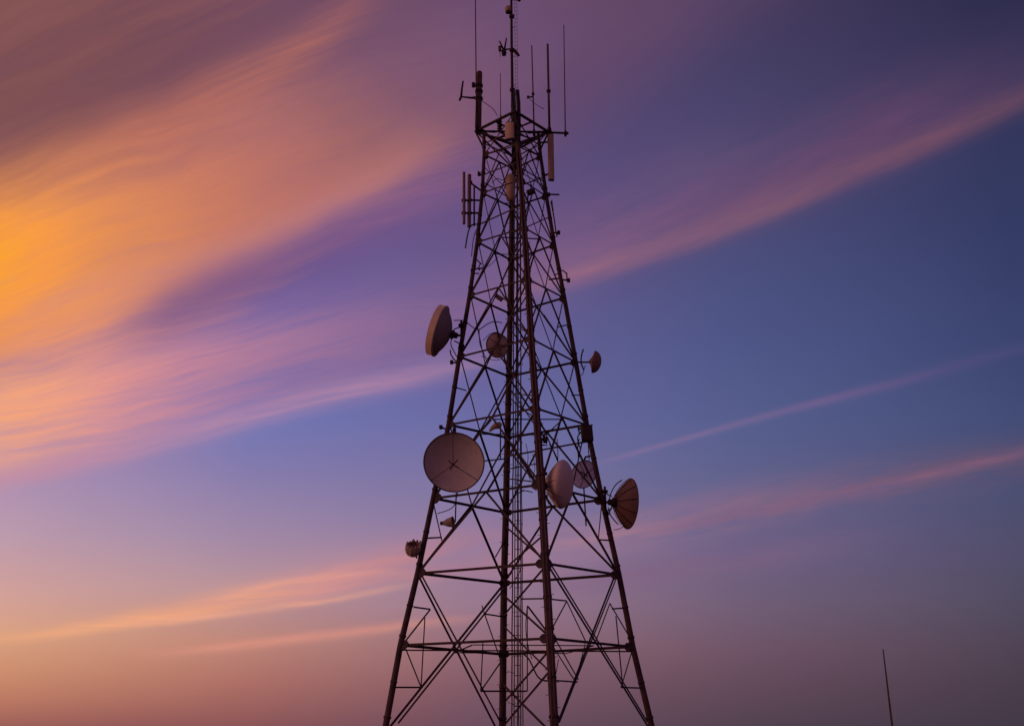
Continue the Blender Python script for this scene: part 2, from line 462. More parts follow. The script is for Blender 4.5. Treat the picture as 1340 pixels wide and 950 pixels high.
# where each leg meets each ring of horizontals in the photograph
PX = {'L': [(524,844),(546.5,750),(567,652),(587,556),(601,467),(614.5,387),(624.5,317),(631,253),(633.5,203),(633.5,171)],
      'R': [(828,846),(810,752),(788,654),(768,556),(753.5,474),(738.5,390),(725.5,321),(715,257),(707.5,205),(704,173)],
      'N': [(719.5,835),(714,737),(708,634),(701.5,534),(695,443),(690.5,365),(686,298),(681.5,235),(677.5,187),(675,150)],
      'F': [(658.5,856),(659.5,763),(662,671),(664,573),(666,493),(667.5,411),(668.5,341),(670,272),(672.5,222),(675,190)]}
def depth(leg, d): return DIST*(1 + d*SN[leg])
NODE = {}
for leg in PX:
    for k in range(10): NODE[leg, k] = at(*PX[leg][k], depth(leg, DF[k]))
BOT = {'L': (504.5,951), 'R': (853,951), 'N': (725.5,951), 'F': (657.5,951)}
for leg in BOT:                                            # the leg runs on straight to its footing below the frame
    dd = DF[0]; 
    for _ in range(30):
        p = at(*BOT[leg], depth(leg, dd)); dd = DF[0] + .2023*(ZF[0] - (p.z-CAMZ)/DIST)
    NODE[leg, -1] = p
    q = NODE[leg, 0]; t = (p-q)
    NODE[leg, -2] = q + t*((q.z)/(q.z-p.z))
BASE = sum((NODE[l, -2] for l in 'LRNF'), Vector())/4
AXIS = lambda z: BASE + (sum((NODE[l, 8] for l in 'LRNF'), Vector())/4 - BASE)*((z-BASE.z)/(sum(NODE[l, 8].z for l in 'LRNF')/4-BASE.z))
tower = thing('lattice_tower', BASE, 'tall four-legged steel lattice tower carrying dishes and antennas', 'tower')

def legpt(leg, py):
    "the point of a leg at photograph height py"
    ks = [-2,-1]+list(range(10))
    for k in ks[1:]:
        pass
    seq = [NODE[leg, k] for k in ks]
    def toy(P):
        d = P-CAM; return 475 - FPX*d.dot(UP)/d.dot(FWD)
    for a, b in zip(seq, seq[1:]):
        ya, yb = toy(a), toy(b)
        if yb <= py <= ya:
            lo, hi = 0., 1.
            for _ in range(30):
                m = (lo+hi)/2
                if toy(a.lerp(b, m)) > py: lo = m
                else: hi = m
            return a.lerp(b, lo)
    return seq[-1]
def mid(f, k): return (NODE[f[0], k] + NODE[f[1], k])/2
FN = {}
for f in ('LN', 'NR', 'RF', 'FL'):
    a, b = NODE[f[0], 1], NODE[f[1], 1]
    n = (b-a).cross(Vector((0,0,1))); c = (a+b)/2
    if n.dot(c-AXIS(c.z)) < 0: n = -n
    FN[f] = n.normalized()
def onface(f, px, py):
    "where the sight line through a photograph point meets a face of the tower"
    a, b, c = NODE[f[0], -1], NODE[f[1], -1], mid(f, 3)
    n = (b-a).cross(c-a).normalized(); d = ray(px, py)
    return CAM + d*((a-CAM).dot(n)/d.dot(n))

# legs: round columns with flanged joints, thinner with height
LW = {'L': (8.2,6.8,5.6,4.5), 'R': (8.0,6.8,5.7,4.5), 'N': (11.2,10.4,8.2,5.9), 'F': (9.2,8.8,7.4,5.6)}
for leg in 'LNRF':
    bm = new(); ks = [-2,-1]+list(range(10)); pts = []; rad = []
    for k in ks:
        w = LW[leg]; t = max(0, min(1, (k+1)/10))*3; i = min(2, int(t)); px = w[i]+(w[i+1]-w[i])*(t-i)
        pts.append(NODE[leg, k]); rad.append(pxm(px, NODE[leg, k].y)/2)
    tube(bm, pts, rad, 12)
    for i in range(1, len(pts)-1):
        up = (pts[i+1]-pts[i]).normalized()
        c = pts[i] + up*.35
        lathe(bm, [(rad[i],-.05),(rad[i]*1.2,-.045),(rad[i]*1.2,.045),(rad[i],.05)], c, up, 12)
        c = pts[i].lerp(pts[i+1], .55)
        lathe(bm, [(rad[i],-.04),(rad[i]*1.10,-.04),(rad[i]*1.10,.04),(rad[i],.04)], c, up, 12)
    if leg in 'NF':                                        # climbing bolts up the leg
        side = Vector((.97,-.25,0)) if leg == 'N' else Vector((-.97,-.2,0))
        for a, b, rr in zip(pts[1:], pts[2:], rad[1:]):
            n = int((b-a).length/.42)
            for q in range(n):
                c = a.lerp(b, (q+.5)/n); s = side if q % 2 else -side
                tube(bm, [c+s*rr*.8, c+s*(rr+.09)], .012, 5)
    o = obj('leg', bm, M_LEG, tower)
    # gusset plates where the braces meet the leg
    for k in range(9):
        for f in FN:
            if leg in f:
                oth = f[1] if f[0] == leg else f[0]
                s = (NODE[oth, k]-NODE[leg, k]).normalized()
                up = (NODE[leg, k+1]-NODE[leg, k]).normalized()
                w = (.40 if k < 3 else .28)*(.7 if leg == 'F' else 1)
                bm = new(); plate(bm, NODE[leg, k]+s*(w*.30+rad[k+2]*.5)+FN[f]*.02, s, up, w, w*.85, .022)
                obj('gusset_plate', bm, M_STEEL, o)
    # concrete footing under the leg
    bm = new(); c = NODE[leg, -2]
    lathe(bm, [(.0,-.4),(.75,-.4),(.75,.30),(.62,.42),(0,.42)], (c.x, c.y, 0), (0,0,1), 8)
    obj('footing', bm, mat('footing_concrete', (.28,.25,.22), .9, 0, .2, 3.0), tower)

def wpx(k): return [4.1,4.1,3.8,3.5,3.2,3.0,2.7,2.5,2.4,2.5][max(k, 0)]
def member(name, a, b, px, n, m=M_STEEL):
    bm = new(); angle(bm, a, b, pxm(px*.76, (a.y+b.y)/2), n); return obj(name, bm, m, tower)
# rings of horizontals
for k in range(10):
    for f in FN:
        if k == 9: continue
        member('horizontal_brace', NODE[f[0], k], NODE[f[1], k], wpx(k)+.3, FN[f])
# double-K bracing between the rings
for k in range(1, 8):
    for f in FN:
        a, b, c, d = NODE[f[0], k], NODE[f[1], k], NODE[f[0], k+1], NODE[f[1], k+1]
        lo, hi, n = (a+b)/2, (c+d)/2, FN[f]
        for p in (a, b): member('diagonal_brace', p, hi, wpx(k)-.3, n)
        if k == 1: continue
        for p in ((d,) if f in ('LN', 'RF') else (c, d)): member('counter_brace', p + n*-.05, lo + n*-.05, wpx(k)-.5, n)
# the tall bottom panel: big crossed pairs on two faces, with their redundant members
for f, a, b, off, px in (('FL',(549,754),(655,962),0,4.4),('FL',(553,753),(662,956),0,3.4),('FL',(654,766),(502,956),1,4.4),('FL',(656.5,770),(517,946),1,3.4),
                         ('NR',(717,741),(853,960),0,4.4),('NR',(721.5,741),(846,944),0,3.4),('NR',(807.5,756),(730,958),1,4.4),('NR',(810,758),(737,944),1,3.2)):
    n = FN[f]; o = n*(-.14 if off else .04)
    member('lower_diagonal', onface(f, *a)+o, onface(f, *b)+o, px, n)
for f, a, b, px in (('FL',(541,794),(563,797),2.8),('FL',(563,797),(530,839),3.0),('FL',(531,849),(551,899),2.8),('FL',(512,899),(552,899),2.8),
                    ('FL',(634,803),(660,807),2.6),('FL',(634,803),(655,864),2.8),('FL',(655,866),(629,904),2.8),('FL',(629,904),(664,904),2.8),('FL',(630.5,792),(634,804),2.4),
                    ('NR',(801,796.5),(820,795),2.6),('NR',(798,789),(829,842),2.8),('NR',(828,848),(813,899),2.8),('NR',(813,899),(842,900),2.6),
                    ('NR',(714,783),(742,786),2.6),('NR',(742,786),(722,823),2.8),('NR',(742,787),(767,840),2.8),('NR',(728,838),(757,889),2.8),('NR',(724,846),(754,893),2.6),
                    ('NR',(726,890),(756,892),2.6),('NR',(731,862),(727,884),2.2),('NR',(766,842),(756,880),2.4),('NR',(798,790),(780,838),2.6),
                    ('FL',(567.5,660),(578,707),2.8),('FL',(558,704),(578,703),2.8),('FL',(661,706),(648,729),2.6),
                    ('NR',(787,664),(783,706),2.8),('NR',(783,706),(801,707),2.6),
                    ('FL',(596,507),(610,511),2.2),('NR',(748,517),(761,517),2.0),('NR',(729,428),(744,425),2.2),('NR',(712,412),(750,468),2.4)):
    member('secondary_brace', onface(f, *a), onface(f, *b), px, FN[f])
# plan bracing inside three of the rings
for k in (0, 3, 6):
    ms = [mid(f, k) for f in ('LN','NR','RF','FL')]
    for i in range(4): member('plan_brace', ms[i]-Vector((0,0,.12)), ms[(i+1)%4]-Vector((0,0,.12)), 2.6, Vector((0,0,-1)))
member('plan_brace', NODE['L',0]+Vector((0,0,-.2)), NODE['R',0]+Vector((0,0,-.2)), 3.4, Vector((0,0,-1)))
# extra horizontals that carry the dishes
for (l1,y1,l2,y2,px) in (('F',597,'R',577,3.0),('F',614,'N',606,2.2),('L',609,'F',600,2.4),('F',626,'N',631,2.0),
                         ('L',229,'N',211,2.6),('F',247,'R',232,2.6),('L',238,'F',262,2.2),('N',219,'R',238,2.4),
                         ('L',294,'N',268,2.8),('F',306,'R',284,2.2),('F',514,'N',518,1.8),('L',188,'N',170,2.4),('N',172,'R',190,2.4),('F',206,'R',190,2.4),('L',188,'F',206,2.4)):
    a, b = legpt(l1, y1), legpt(l2, y2)
    member('horizontal_brace', a, b, px, Vector((a.x+b.x,a.y+b.y,0))/2-Vector((AXIS(a.z).x,AXIS(a.z).y,0)))
# inner cross bracing seen between the two middle legs
for (l1,y1,l2,y2,px) in (('N',741,'F',806,3.0),('F',778,'N',832,3.2),('N',850,'F',922,3.0),('F',894,'N',962,3.4),('N',876,'F',952,3.2),
                         ('F',818,'N',880,2.4),('F',688,'N',733,2.8),('N',700,'F',745,2.6),('F',586,'N',640,2.6),('F',505,'N',560,2.2),('F',429,'N',470,2.2),
                         ('N',312,'F',352,2.0),('N',384,'F',424,2.2),('L',218,'F',255,2.0),('N',225,'R',245,2.0)):
    a, b = legpt(l1, y1), legpt(l2, y2); member('interior_brace', a, b, px, Vector((1,-.3,0)))
# thin drop rods in the bottom panel
for f, x0, y0, x1, y1 in (('FL',556,808,551,899),('FL',632,841,629,904),('NR',806,806,815,899),('RF',690,792,690,904)):
    bm = new(); tube(bm, [onface(f,x0,y0), onface(f,x1,y1)], pxm(1.7,52)/2, 6); obj('drop_rod', bm, M_STEEL, tower)
for x0, y0, x1, y1, f in ((690,904,660,904,'RF'),(691,793,716,826,'RF'),(682,783.5,714,783,'RF')):
    a, b = onface(f,x0,y0), onface(f,x1,y1); member('secondary_brace', a, b, 2.6, FN[f])

# ladder with its rungs, close inside the far middle leg, and the cable runs beside it
def inner(px, py, t=.30):
    yf, yn = legpt('F', py).y, legpt('N', py).y
    return at(px, py, yf+(yn-yf)*t)
LAD = [(672.5,958),(673.2,850),(673.6,750),(674,650),(674.6,560),(675.6,470),(676,390),(676.4,300),(676.5,215)]
LAD2 = [(681.5,958),(681.4,850),(681.6,750),(681,650),(681,560),(681.6,470),(681.5,390),(681.2,300),(680.6,215)]
A_ = [inner(*p) for p in LAD]; B_ = [inner(*p) for p in LAD2]
bm = new(); tube(bm, A_, .022, 6); tube(bm, B_, .022, 6)
lad = obj('ladder', bm, M_STEEL, tower)
proto = None; total = 64
def along(P, t):
    t *= len(P)-1; i = min(len(P)-2, int(t)); return P[i].lerp(P[i+1], t-i)
for i in range(total):
    t = (i+.5)/total; a, b = along(A_, t), along(B_, t)
    bm = new(); tube(bm, [a, b], .014, 5); obj('rung', bm, M_STEEL, lad)
for i in range(14):                                       # safety hoops round the ladder
    t = (i+.6)/14; a, b = along(A_, t), along(B_, t); s = (b-a); c = (a+b)/2; w = s.length; s.normalize(); fwd = Vector((.25,-.97,0))
    bm = new(); tube(bm, [c + s*(w*.75*math.cos(q)) + fwd*(.42*math.sin(q)) for q in [math.pi*j/10 for j in range(11)]], .010, 4)
    obj('safety_hoop', bm, M_STEEL, lad)
rc = random.Random(11)
CABS = [(669.5,.18,.026),(677,.20,.022),(684.5,.34,.020),(679,.5,.018)]
for i, (x, t, r) in enumerate(CABS):
    pts = []
    for y in range(962, 200, -22):
        k = (958-y)/750
        pts.append(inner(x + (676.5-x)*k*.55 + rc.uniform(-.35,.35), y, t))
    bm = new(); tube(bm, pts, r, 6); obj('feeder_cable', bm, M_CABLE, tower)
# cable bundle strapped on the near leg, upper half
bm = new()
for dxp in (-2.2, 1.8):
    pts = []
    for y in range(955, 190, -18):
        p = legpt('N', y); pts.append(p + Vector((dxp*.030 + rc.uniform(-.012,.012), -pxm(4.6,p.y) + rc.uniform(-.01,.01), 0)))
    tube(bm, pts, .034, 6)
obj('cable_bundle', bm, M_BROWN, tower, 'brownish cables strapped to the near leg')
# stray loops of cable between the members
def loop(px_pts, f, r=.016, name='cable_loop'):
    P = [onface(f, *q) if isinstance(f, str) else at(q[0], q[1], f) for q in px_pts]
    out = []
    for i in range(len(P)-1):                             # Catmull-Rom
        p0, p1, p2, p3 = P[max(i-1,0)], P[i], P[i+1], P[min(i+2,len(P)-1)]
        for j in range(6):
            t = j/6; out.append(.5*((2*p1)+(p2-p0)*t+(2*p0-5*p1+4*p2-p3)*t*t+(3*p1-p0-3*p2+p3)*t**3))
    out.append(P[-1]); bm = new(); tube(bm, out, r, 6); obj(name, bm, M_CABLE, tower)
loop([(594,419.5),(608,420),(618,428),(627,431),(638,424),(647,421),(657,422.5)], 'FL', .020)
loop([(632,446),(640,438),(650,435),(660,440),(666,447)], 'FL', .014)
loop([(627,431),(628,450),(633,462),(638,476)], 'FL', .016)
loop([(630,466),(645,471),(655,470),(664,462)], 'FL', .014)
loop([(667,520),(677,530),(686,537),(697,546),(702,560)], 'RF', .022)
loop([(667,417),(680,426),(688,434),(694,445)], 'RF', .020)
loop([(667,427),(680,430),(690,436),(697,446)], 'RF', .018)
loop([(676,640),(683,641),(692,643),(697,644)], 'RF', .016)
loop([(667,655),(676,647),(686,642),(697,644)], 'RF', .020)
loop([(681,853),(692,862),(703,884),(712,890),(720,890)], 'RF', .034)
loop([(690,792),(688,818),(690,840),(696,862)], 'RF', .018)
loop([(664,877),(670,880),(674,880)], 'RF', .012); loop([(664,918),(672,922),(680,924)], 'RF', .012)
loop([(668,752),(672,742),(681,728),(684,720)], 'RF', .020)
loop([(667,770),(676,755),(681,745),(682,730)], 'RF', .018)
loop([(697,594),(700,612),(698,622),(700,632)], 'RF', .014); loop([(688,580),(691,596),(690,615),(694,628)], 'RF', .014)
loop([(609,325),(611,312),(614,300),(619,294),(628,294)], 'FL', .030)
loop([(617,336),(619,316),(622,304),(626,298)], 'FL', .018)
loop([(638,349),(645,344),(652,336)], 'FL', .012)
loop([(648,249),(652,262),(658,266),(668,266)], 'FL', .022); loop([(644,240),(650,234),(658,236),(662,232)], 'FL', .016)
loop([(760,588),(757,580),(756,572),(760,566),(766,566)], 'RF', .026)
loop([(757,600),(756,585),(758,574)], 'RF', .022); loop([(771,602),(770,586),(769,575)], 'RF', .020)
loop([(693,130),(700,136),(706,140),(712,143)], legpt('N',170).y, .012)
loop([(630,132),(639,138),(646,144),(651,152)], legpt('L',171).y, .014)

# top platform: a square of beams a little wider than the legs
TOPP = {'L': at(622,172,legpt('L',171).y), 'R': at(718,173,legpt('R',172).y), 'N': at(674,146,legpt('N',150).y-.35), 'F': at(676,191,legpt('F',190).y+.3)}
bm = new()
for f in ('LN','NR','RF','FL'):
    bar(bm, TOPP[f[0]], TOPP[f[1]], pxm(3.6,54), pxm(3.4,54))
bar(bm, TOPP['L'], TOPP['R'], pxm(2.6,54)); bar(bm, TOPP['N'], TOPP['F'], pxm(3,54))
for l in 'LRNF':
    bar(bm, TOPP[l], NODE[l, 9], pxm(3,54)); bar(bm, TOPP[l], NODE[l, 8].lerp(NODE[l,9], .25), pxm(2.4,54))
for f in ('LN','NR','RF','FL'):
    a, b = TOPP[f[0]], TOPP[f[1]]; c = AXIS(a.z); bar(bm, (a+b)/2, Vector((c.x,c.y,(a.z+b.z)/2-.05)), pxm(2.2,54))
bar(bm, at(632,172,legpt('L',171).y), at(673,207,legpt('F',207).y), pxm(3.6,54)); bar(bm, at(716,174,legpt('R',172).y), at(684,192,legpt('N',192).y+.3), pxm(3.2,54))
bar(bm, at(640,172.5,legpt('L',171).y), at(648,173,legpt('L',171).y+.2), pxm(2.6,54)); bar(bm, at(690,174,legpt('R',172).y), at(716,173,legpt('R',172).y), pxm(2.6,54))
plat = obj('top_platform', bm, M_STEEL, tower)
for l in 'LRNF':
    pass
bm = new(); tube(bm, [at(716,173.5,TOPP['R'].y), at(744,174.8,TOPP['R'].y-.1)], pxm(1.7,54), 8); lathe(bm, [(.05,-.05),(.085,-.05),(.085,.05),(.05,.05)], at(741,174.6,TOPP['R'].y-.1), RGT, 8); obj('side_boom', bm, M_DARK, plat)
# top panel braces
for f in FN:
    a, b, c, d = NODE[f[0], 8], NODE[f[1], 8], TOPP[f[0]], TOPP[f[1]]
    member('diagonal_brace', a, d, 2.4, FN[f]); member('counter_brace', b - FN[f]*.05, c - FN[f]*.05, 2.2, FN[f])
# central mast
MY = legpt('N',150).y + .55
bm = new(); P = [at(671.5,192,MY), at(670.8,150,MY), at(669.6,60,MY), at(668.6,-60,MY)]
tube(bm, P, [pxm(2.3,54),pxm(2.2,54),pxm(1.9,54),pxm(1.6,54)], 10)
for q in (150, 118, 66, 22): lathe(bm, [(.04,-.06),(.11,-.06),(.11,.06),(.04,.06)], at(669.4+(q/150)*1.4,q,MY), (0,0,1), 10)
mast = obj('mast_pole', bm, M_DARK, tower)
bm = new()                                                # step ladder on the mast, thin
for x in (674.0, 677.2): tube(bm, [at(x+.8,150,MY-.1), at(x-1.4,-60,MY-.1)], .007, 4)
for q in range(-55, 150, 5): tube(bm, [at(674.6-(150-q)*.0105,q,MY-.1), at(677.9-(150-q)*.0105,q,MY-.1)], .007, 4)
for q in range(-40, 150, 38): tube(bm, [at(670,q,MY-.02), at(675.2-(150-q)*.0105,q,MY-.1)], .014, 4)
obj('mast_ladder', bm, M_STEEL, mast)
# thick cables gathered at the foot of the mast
for x, r in ((674,.045),(677.5,.05),(680,.035),(671,.05)):
    pts = [at(x-1.5,118 if x>672 else 140,MY-.15), at(x,135,MY-.2), at(x+.5,155,MY-.2), at(x+.2,185,MY-.15), at(x-.2,215,MY)]
    bm = new(); tube(bm, pts, r, 7); obj('feeder_cable', bm, M_CABLE, tower)

# ------------------------------------------------------------------ dish antennas
def vdir(r, u, t): return (RGT*r + UP*u - FWD*t).normalized()        # right, up, towards the viewer
def dish(label, px, py, Y, rad_px, axis, depth_px, front='open', m_in=None, m_back=None, ribs=0, rim=True, feed=None, shroud=0, mount=None, rib_front=False, group='dish antennas on the lattice tower', struts=(0.2,2.3,4.4), n=44, strut_r=.018, dome=0.0, fscale=1.0, rib_r=.016, egg=False, thin=False, cone=False):
    """centre of the rim, radius in photograph pixels, axis = the way it looks out; depth = how deep the bowl is"""
    c = at(px, py, Y); R, D = pxm(rad_px, Y), pxm(depth_px, Y); ax = axis.normalized()
    t = thing('dish_antenna', c, label, 'dish antenna', group)
    th = R*.022 + .008
    if front == 'open':
        prof = [(R*q, -D*(1-q*q)) for q in [i/14 for i in range(15)]]
        back = [(R*q + (th*.3 if q == 1 else 0), -D*(1-q*q)-th) for q in [i/14 for i in range(14, -1, -1)]]
        bm = new(); lathe(bm, prof, c, ax, n); obj('reflector', bm, m_in or M_DISH, t, None, c)
        if not thin: bm = new(); lathe(bm, back, c, ax, n); bk = obj('reflector_back', bm, m_back or M_BACK, t, None, c)
    else:
        back = [(R*q, -D*(1-q*q)) for q in [i/14 for i in range(14, -1, -1)]]
        if egg: back = [(R*(1-x**1.5), -D*x) for x in [i/16 for i in range(17)]]
        if cone: back = [(R*q, -D*(1-q)**1.5) for q in [i/14 for i in range(14, -1, -1)]]
        bm = new(); lathe(bm, back, c, ax, n); bk = obj('reflector_back', bm, m_back or M_BACK, t, None, c)
        bm = new(); s = shroud and pxm(shroud, Y)
        if s:
            lathe(bm, [(R*.99,-.03),(R*1.05,-.03),(R*1.05,.03),(R*1.03,.035),(R*1.03,s),(R*.99,s+.02)], c, ax, n); obj('shroud', bm, M_DRUMLIT, t, None, c); bm = new()
        dm = pxm(dome, Y) if dome else R*.05
        if egg or cone: lathe(bm, [(R*math.cos(q), s + dm*math.sin(q)) for q in [math.pi/2*i/16 for i in range(17)]], c, ax, n)
        else: lathe(bm, [(R*1.0*q, s + dm*(1-q*q)) for q in [i/14 for i in range(14, -1, -1)]], c, ax, n)
        obj('radome', bm, m_in or M_RADOME, t, None, c)
    if rim:
        bm = new(); e1 = ax.orthogonal().normalized(); e2 = ax.cross(e1)
        pts = [c+(e1*math.cos(2*math.pi*k/n)+e2*math.sin(2*math.pi*k/n))*R for k in range(n)]
        rr = max(.018, R*.022); rings = []
        for k in range(n):
            d = (pts[k]-c).normalized()
            rings.append([bm.verts.new(pts[k]+d*rr*math.cos(q)+ax*rr*math.sin(q)) for q in [math.pi*j/4 for j in range(8)]])
        for k in range(n):
            for j in range(8):
                f = bm.faces.new((rings[k][j], rings[k][(j+1)%8], rings[(k+1)%n][(j+1)%8], rings[(k+1)%n][j])); f.smooth = True
        obj('rim', bm, M_BROWN, t, None, c)
    e1 = (UP - ax*UP.dot(ax)).normalized(); e2 = ax.cross(e1)
    rim_at = lambda a: c + (e1*math.cos(a)+e2*math.sin(a))*R*.985
    if feed:
        fl = pxm(feed, Y); fp = c + ax*(fl-D*.2)
        bm = new(); lathe(bm, [(r_*fscale,h_*fscale) for r_, h_ in [(0,-.16),(.07,-.16),(.085,-.05),(.085,.05),(.13,.10),(.13,.13),(0,.14)]], fp, -ax, 14); fh = obj('feed_horn', bm, M_BROWN, t)
        for a in (.9, 2.6, 4.1, 5.5):
            d = e1*math.cos(a)+e2*math.sin(a); bm = new(); tube(bm, [fp+ax*.05, fp+d*.34*fscale**.5-ax*.10], [.020,.024], 6); obj('feed_bracket', bm, M_DARK, fh)
        for a in struts:
            bm = new(); tube(bm, [rim_at(a), fp], strut_r, 7); obj('feed_strut', bm, M_BROWN, t)
    for i in range(ribs):
        a = 2*math.pi*(i+.25)/ribs; bm = new(); d = e1*math.cos(a)+e2*math.sin(a); pts = []
        for q in [.10,.3,.5,.7,.85,.985]: pts.append(c + d*R*q - ax*(D*(1-q*q)+th+.010))
        tube(bm, pts, rib_r, 6); obj('back_rib', bm, M_DARK, bk)
    if mount is not None:
        hub = c - ax*(D+th+.09)
        bm = new(); lathe(bm, [(0,-.16),(.11,-.16),(.13,-.02),(.20,.03),(.20,.07),(0,.07)], hub, ax, 14); hb = obj('hub', bm, M_DARK, t)
        bm = new(); mp = Vector(mount); tube(bm, [hub-ax*.08, mp], .050, 8)
        for q in (.24, -.24): tube(bm, [hub - ax*.02 + Vector((0,0,q)), mp + Vector((0,0,q*1.5))], .024, 6)
        obj('mount_arm', bm, M_DARK, t)
        bm = new(); tube(bm, [mp-Vector((0,0,.62)), mp+Vector((0,0,.62))], .045, 8)
        for q in (-.42,.42): lathe(bm, [(.04,-.05),(.12,-.05),(.12,.05),(.04,.05)], mp+Vector((0,0,q)), (0,0,1), 8)
        obj('mount_pole', bm, M_DARK, t)
    return t

M_TANBACK = mat('tan_dish_back', (.85,.55,.48), .6, 0, .1, 3.0, (.60,.36,.30), .5)
# the open dish on the left face, looking at the viewer
P = legpt('L',606); Y = P.y - 2.5; D4 = at(594,605,Y)
dish('big round open dish facing the viewer, largest on the tower, with tripod feed', 594, 605, Y, 39.5, vdir(-.04,-.16,.98), 10, 'open', M_DISH, M_BACK, 0, True, 15, mount=D4+Vector((.1,.95,-.1)), struts=(.02,2.25,4.05), strut_r=.013, fscale=.45)
bm = new(); tube(bm, [D4+Vector((.1,.95,-.1)), onface('LN',606,601)], .05, 8); tube(bm, [D4+Vector((.1,.95,.4)), legpt('L',590)], .05, 8); tube(bm, [D4+Vector((.1,.95,-.5)), legpt('L',626)], .05, 8); obj('dish_arm', bm, M_DARK, tower)
# the tilted drum on the left leg
P = legpt('L',442)
dish('tilted drum dish left of the tower, its dark flat back turned to the legs', 576, 433.5, P.y-.1, 33.5, vdir(-.95,.26,-.17), 15, 'closed', M_RADOME, M_DRUMSHADE, 0, False, None, 8.5, mount=legpt('L',440)+Vector((-.05,-.1,0)))
# the pale egg-shaped dish by the near leg
P = legpt('N',634)
dish('pale smooth egg shaped dish bulging right from the near middle leg', 735, 633.5, P.y+.75, 32, vdir(.96,-.03,.28), 25, 'closed', M_RADOME, M_RADOME, 0, False, None, 0, mount=legpt('N',634)+Vector((.12,.1,0)), dome=14, egg=True)
loop([(729,574),(730,590),(730,603)], P.y+.6, .016); loop([(719,581),(725,591),(730,602)], P.y+.6, .024)
for y0, x1, y1 in ((641,735,652),(646,725,655),(634,727,628),(650,718,660)): loop([(714,y0-2),((714+x1)/2,(y0+y1)/2-1),(x1,y1)], P.y-.30, .012, 'curved_stay')
# the mauve dish behind it
P = legpt('R',620)
dish('small mauve dish with dark rim hanging inside the right leg', 764, 620.5, P.y+1.0, 18.5, vdir(.45,-.15,.85), 5, 'open', M_MAUVE, M_MAUVE, 0, True, 5, struts=(.5,2.9,5.2), mount=None, fscale=.35, strut_r=.014, thin=True)
bm = new(); tube(bm, [at(764,604,P.y+1.05), at(766,598,P.y+.8), legpt('R',596)], .04, 7); obj('dish_arm', bm, M_DARK, tower); bm = new(); tube(bm, [at(764,638,P.y+1.05), at(765,655,P.y+1), at(767,688,P.y+.9)], .03, 7); obj('drop_rod', bm, M_DARK, tower)
# ribbed brown dish out on the right leg
P = legpt('R',658)
dish('brown ribbed dish seen from behind, out on the right leg', 823, 659, P.y-.2, 32.5, vdir(.955,-.10,-.28), 19, 'closed', M_RADOME, M_RUST, 11, True, None, 0, mount=legpt('R',657)+Vector((.10,0,0)), dome=6, rib_r=.012)
loop([(814,628),(806,634),(800,644),(797,654)], P.y-.3, .022, 'curved_stay'); loop([(796,664),(799,674),(806,683),(809,686)], P.y-.3, .022, 'curved_stay'); loop([(803,693),(810,692),(817,688)], P.y-.3, .014, 'curved_stay')
# the small mushroom dish on the right
P = legpt('R',474)
dish('small brown mushroom shaped dish on a short arm above the right dishes', 776.5, 473.5, P.y-.1, 15, vdir(.96,-.14,.16), 6.5, 'closed', M_RUST, M_RUST, 0, False, None, 0, mount=None, dome=10.5, cone=True)
bm = new(); tube(bm, [at(752,474,P.y), at(771,474,P.y-.1)], .035, 8)
tower_arm = obj('dish_arm', bm, M_DARK, tower)
loop([(763.5,457),(761,465),(760.5,475),(764,484)], P.y-.12, .030, 'curved_bracket')
# ribbed dish inside the tower by the far leg
P = legpt('F',452)
dish('brown ribbed dish half hidden behind the far middle leg', 650.5, 452, P.y-.5, 16.5, vdir(-.50,-.1,-.86), 5, 'closed', M_RADOME, M_TANBACK, 5, True, None, 0, mount=None, rib_r=.010)
bm = new(); tube(bm, [at(652.5,452.5,P.y-.9), legpt('F',453)], .05, 8); obj('dish_arm', bm, M_DARK, tower)

M_SLIM = mat('slim_antenna_shell', (.24,.13,.12), .5, 0, .1, 3.0)
M_TAN = mat('tan_plastic', (.62,.40,.31), .5, 0, .08, 3.0, (.45,.27,.2), .5)
# ------------------------------------------------------------------ panel and pole antennas
def panel(label, x0, y0, x1, y1, Y, w_px, d_px, face, m, brackets=(), group=None, cat='panel antenna', name='panel_antenna'):
    a, b = at(x0,y0,Y), at(x1,y1,Y); t = thing(name, b, label, cat, group)
    ax, s, o = frame(b, a, face); w, d = pxm(w_px, Y)/2, pxm(d_px, Y)
    prof = [(-w,-d*.4),(-w*.8,-d*.5),(w*.8,-d*.5),(w,-d*.4),(w,d*.15),(w*.62,d*.42),(0,d*.5),(-w*.62,d*.42),(-w,d*.15)]
    bm = new(); prism(bm, b, a, prof, s, o); obj('radome', bm, m, t)
    for e, q in ((b, -1), (a, 1)):
        bm = new(); prism(bm, e+ax*q*.002, e+ax*q*.035, [(x*.9, y*.9) for x, y in prof], s, o); obj('end_cap', bm, M_DARK, t)
    for p, q in brackets:
        bm = new(); bar(bm, p, q, .07, .07); lathe(bm, [(.03,-.05),(.10,-.05),(.10,.05),(.03,.05)], p, (0,0,1), 8); obj('bracket', bm, M_DARK, t)
    return t
Y = legpt('L',260).y
panel('outermost slim bar antenna left of the upper tower', 607, 226.5, 607, 292.5, Y-.25, 3.4, 3.5, vdir(-.8,0,.5), M_SLIM, [(at(607,262.5,Y-.2), at(614.5,262.5,Y-.1)), (at(607,279,Y-.2), at(614,279,Y-.1))])
panel('slim bar antenna next to the upper left leg, held by two arms', 614, 229.5, 613.6, 296.5, Y-.05, 4.6, 4.5, vdir(-.7,0,.6), M_SLIM,
      [(at(614.5,262,Y), at(630,262.5,Y)), (at(614.5,279,Y), at(629,279,Y)), (at(615,239,Y), legpt('L',251))])
bm = new(); tube(bm, [at(620.5,245,Y), at(620.5,296,Y)], .035, 8); obj('standoff_pipe', bm, M_DARK, tower)
Y = legpt('R',200).y
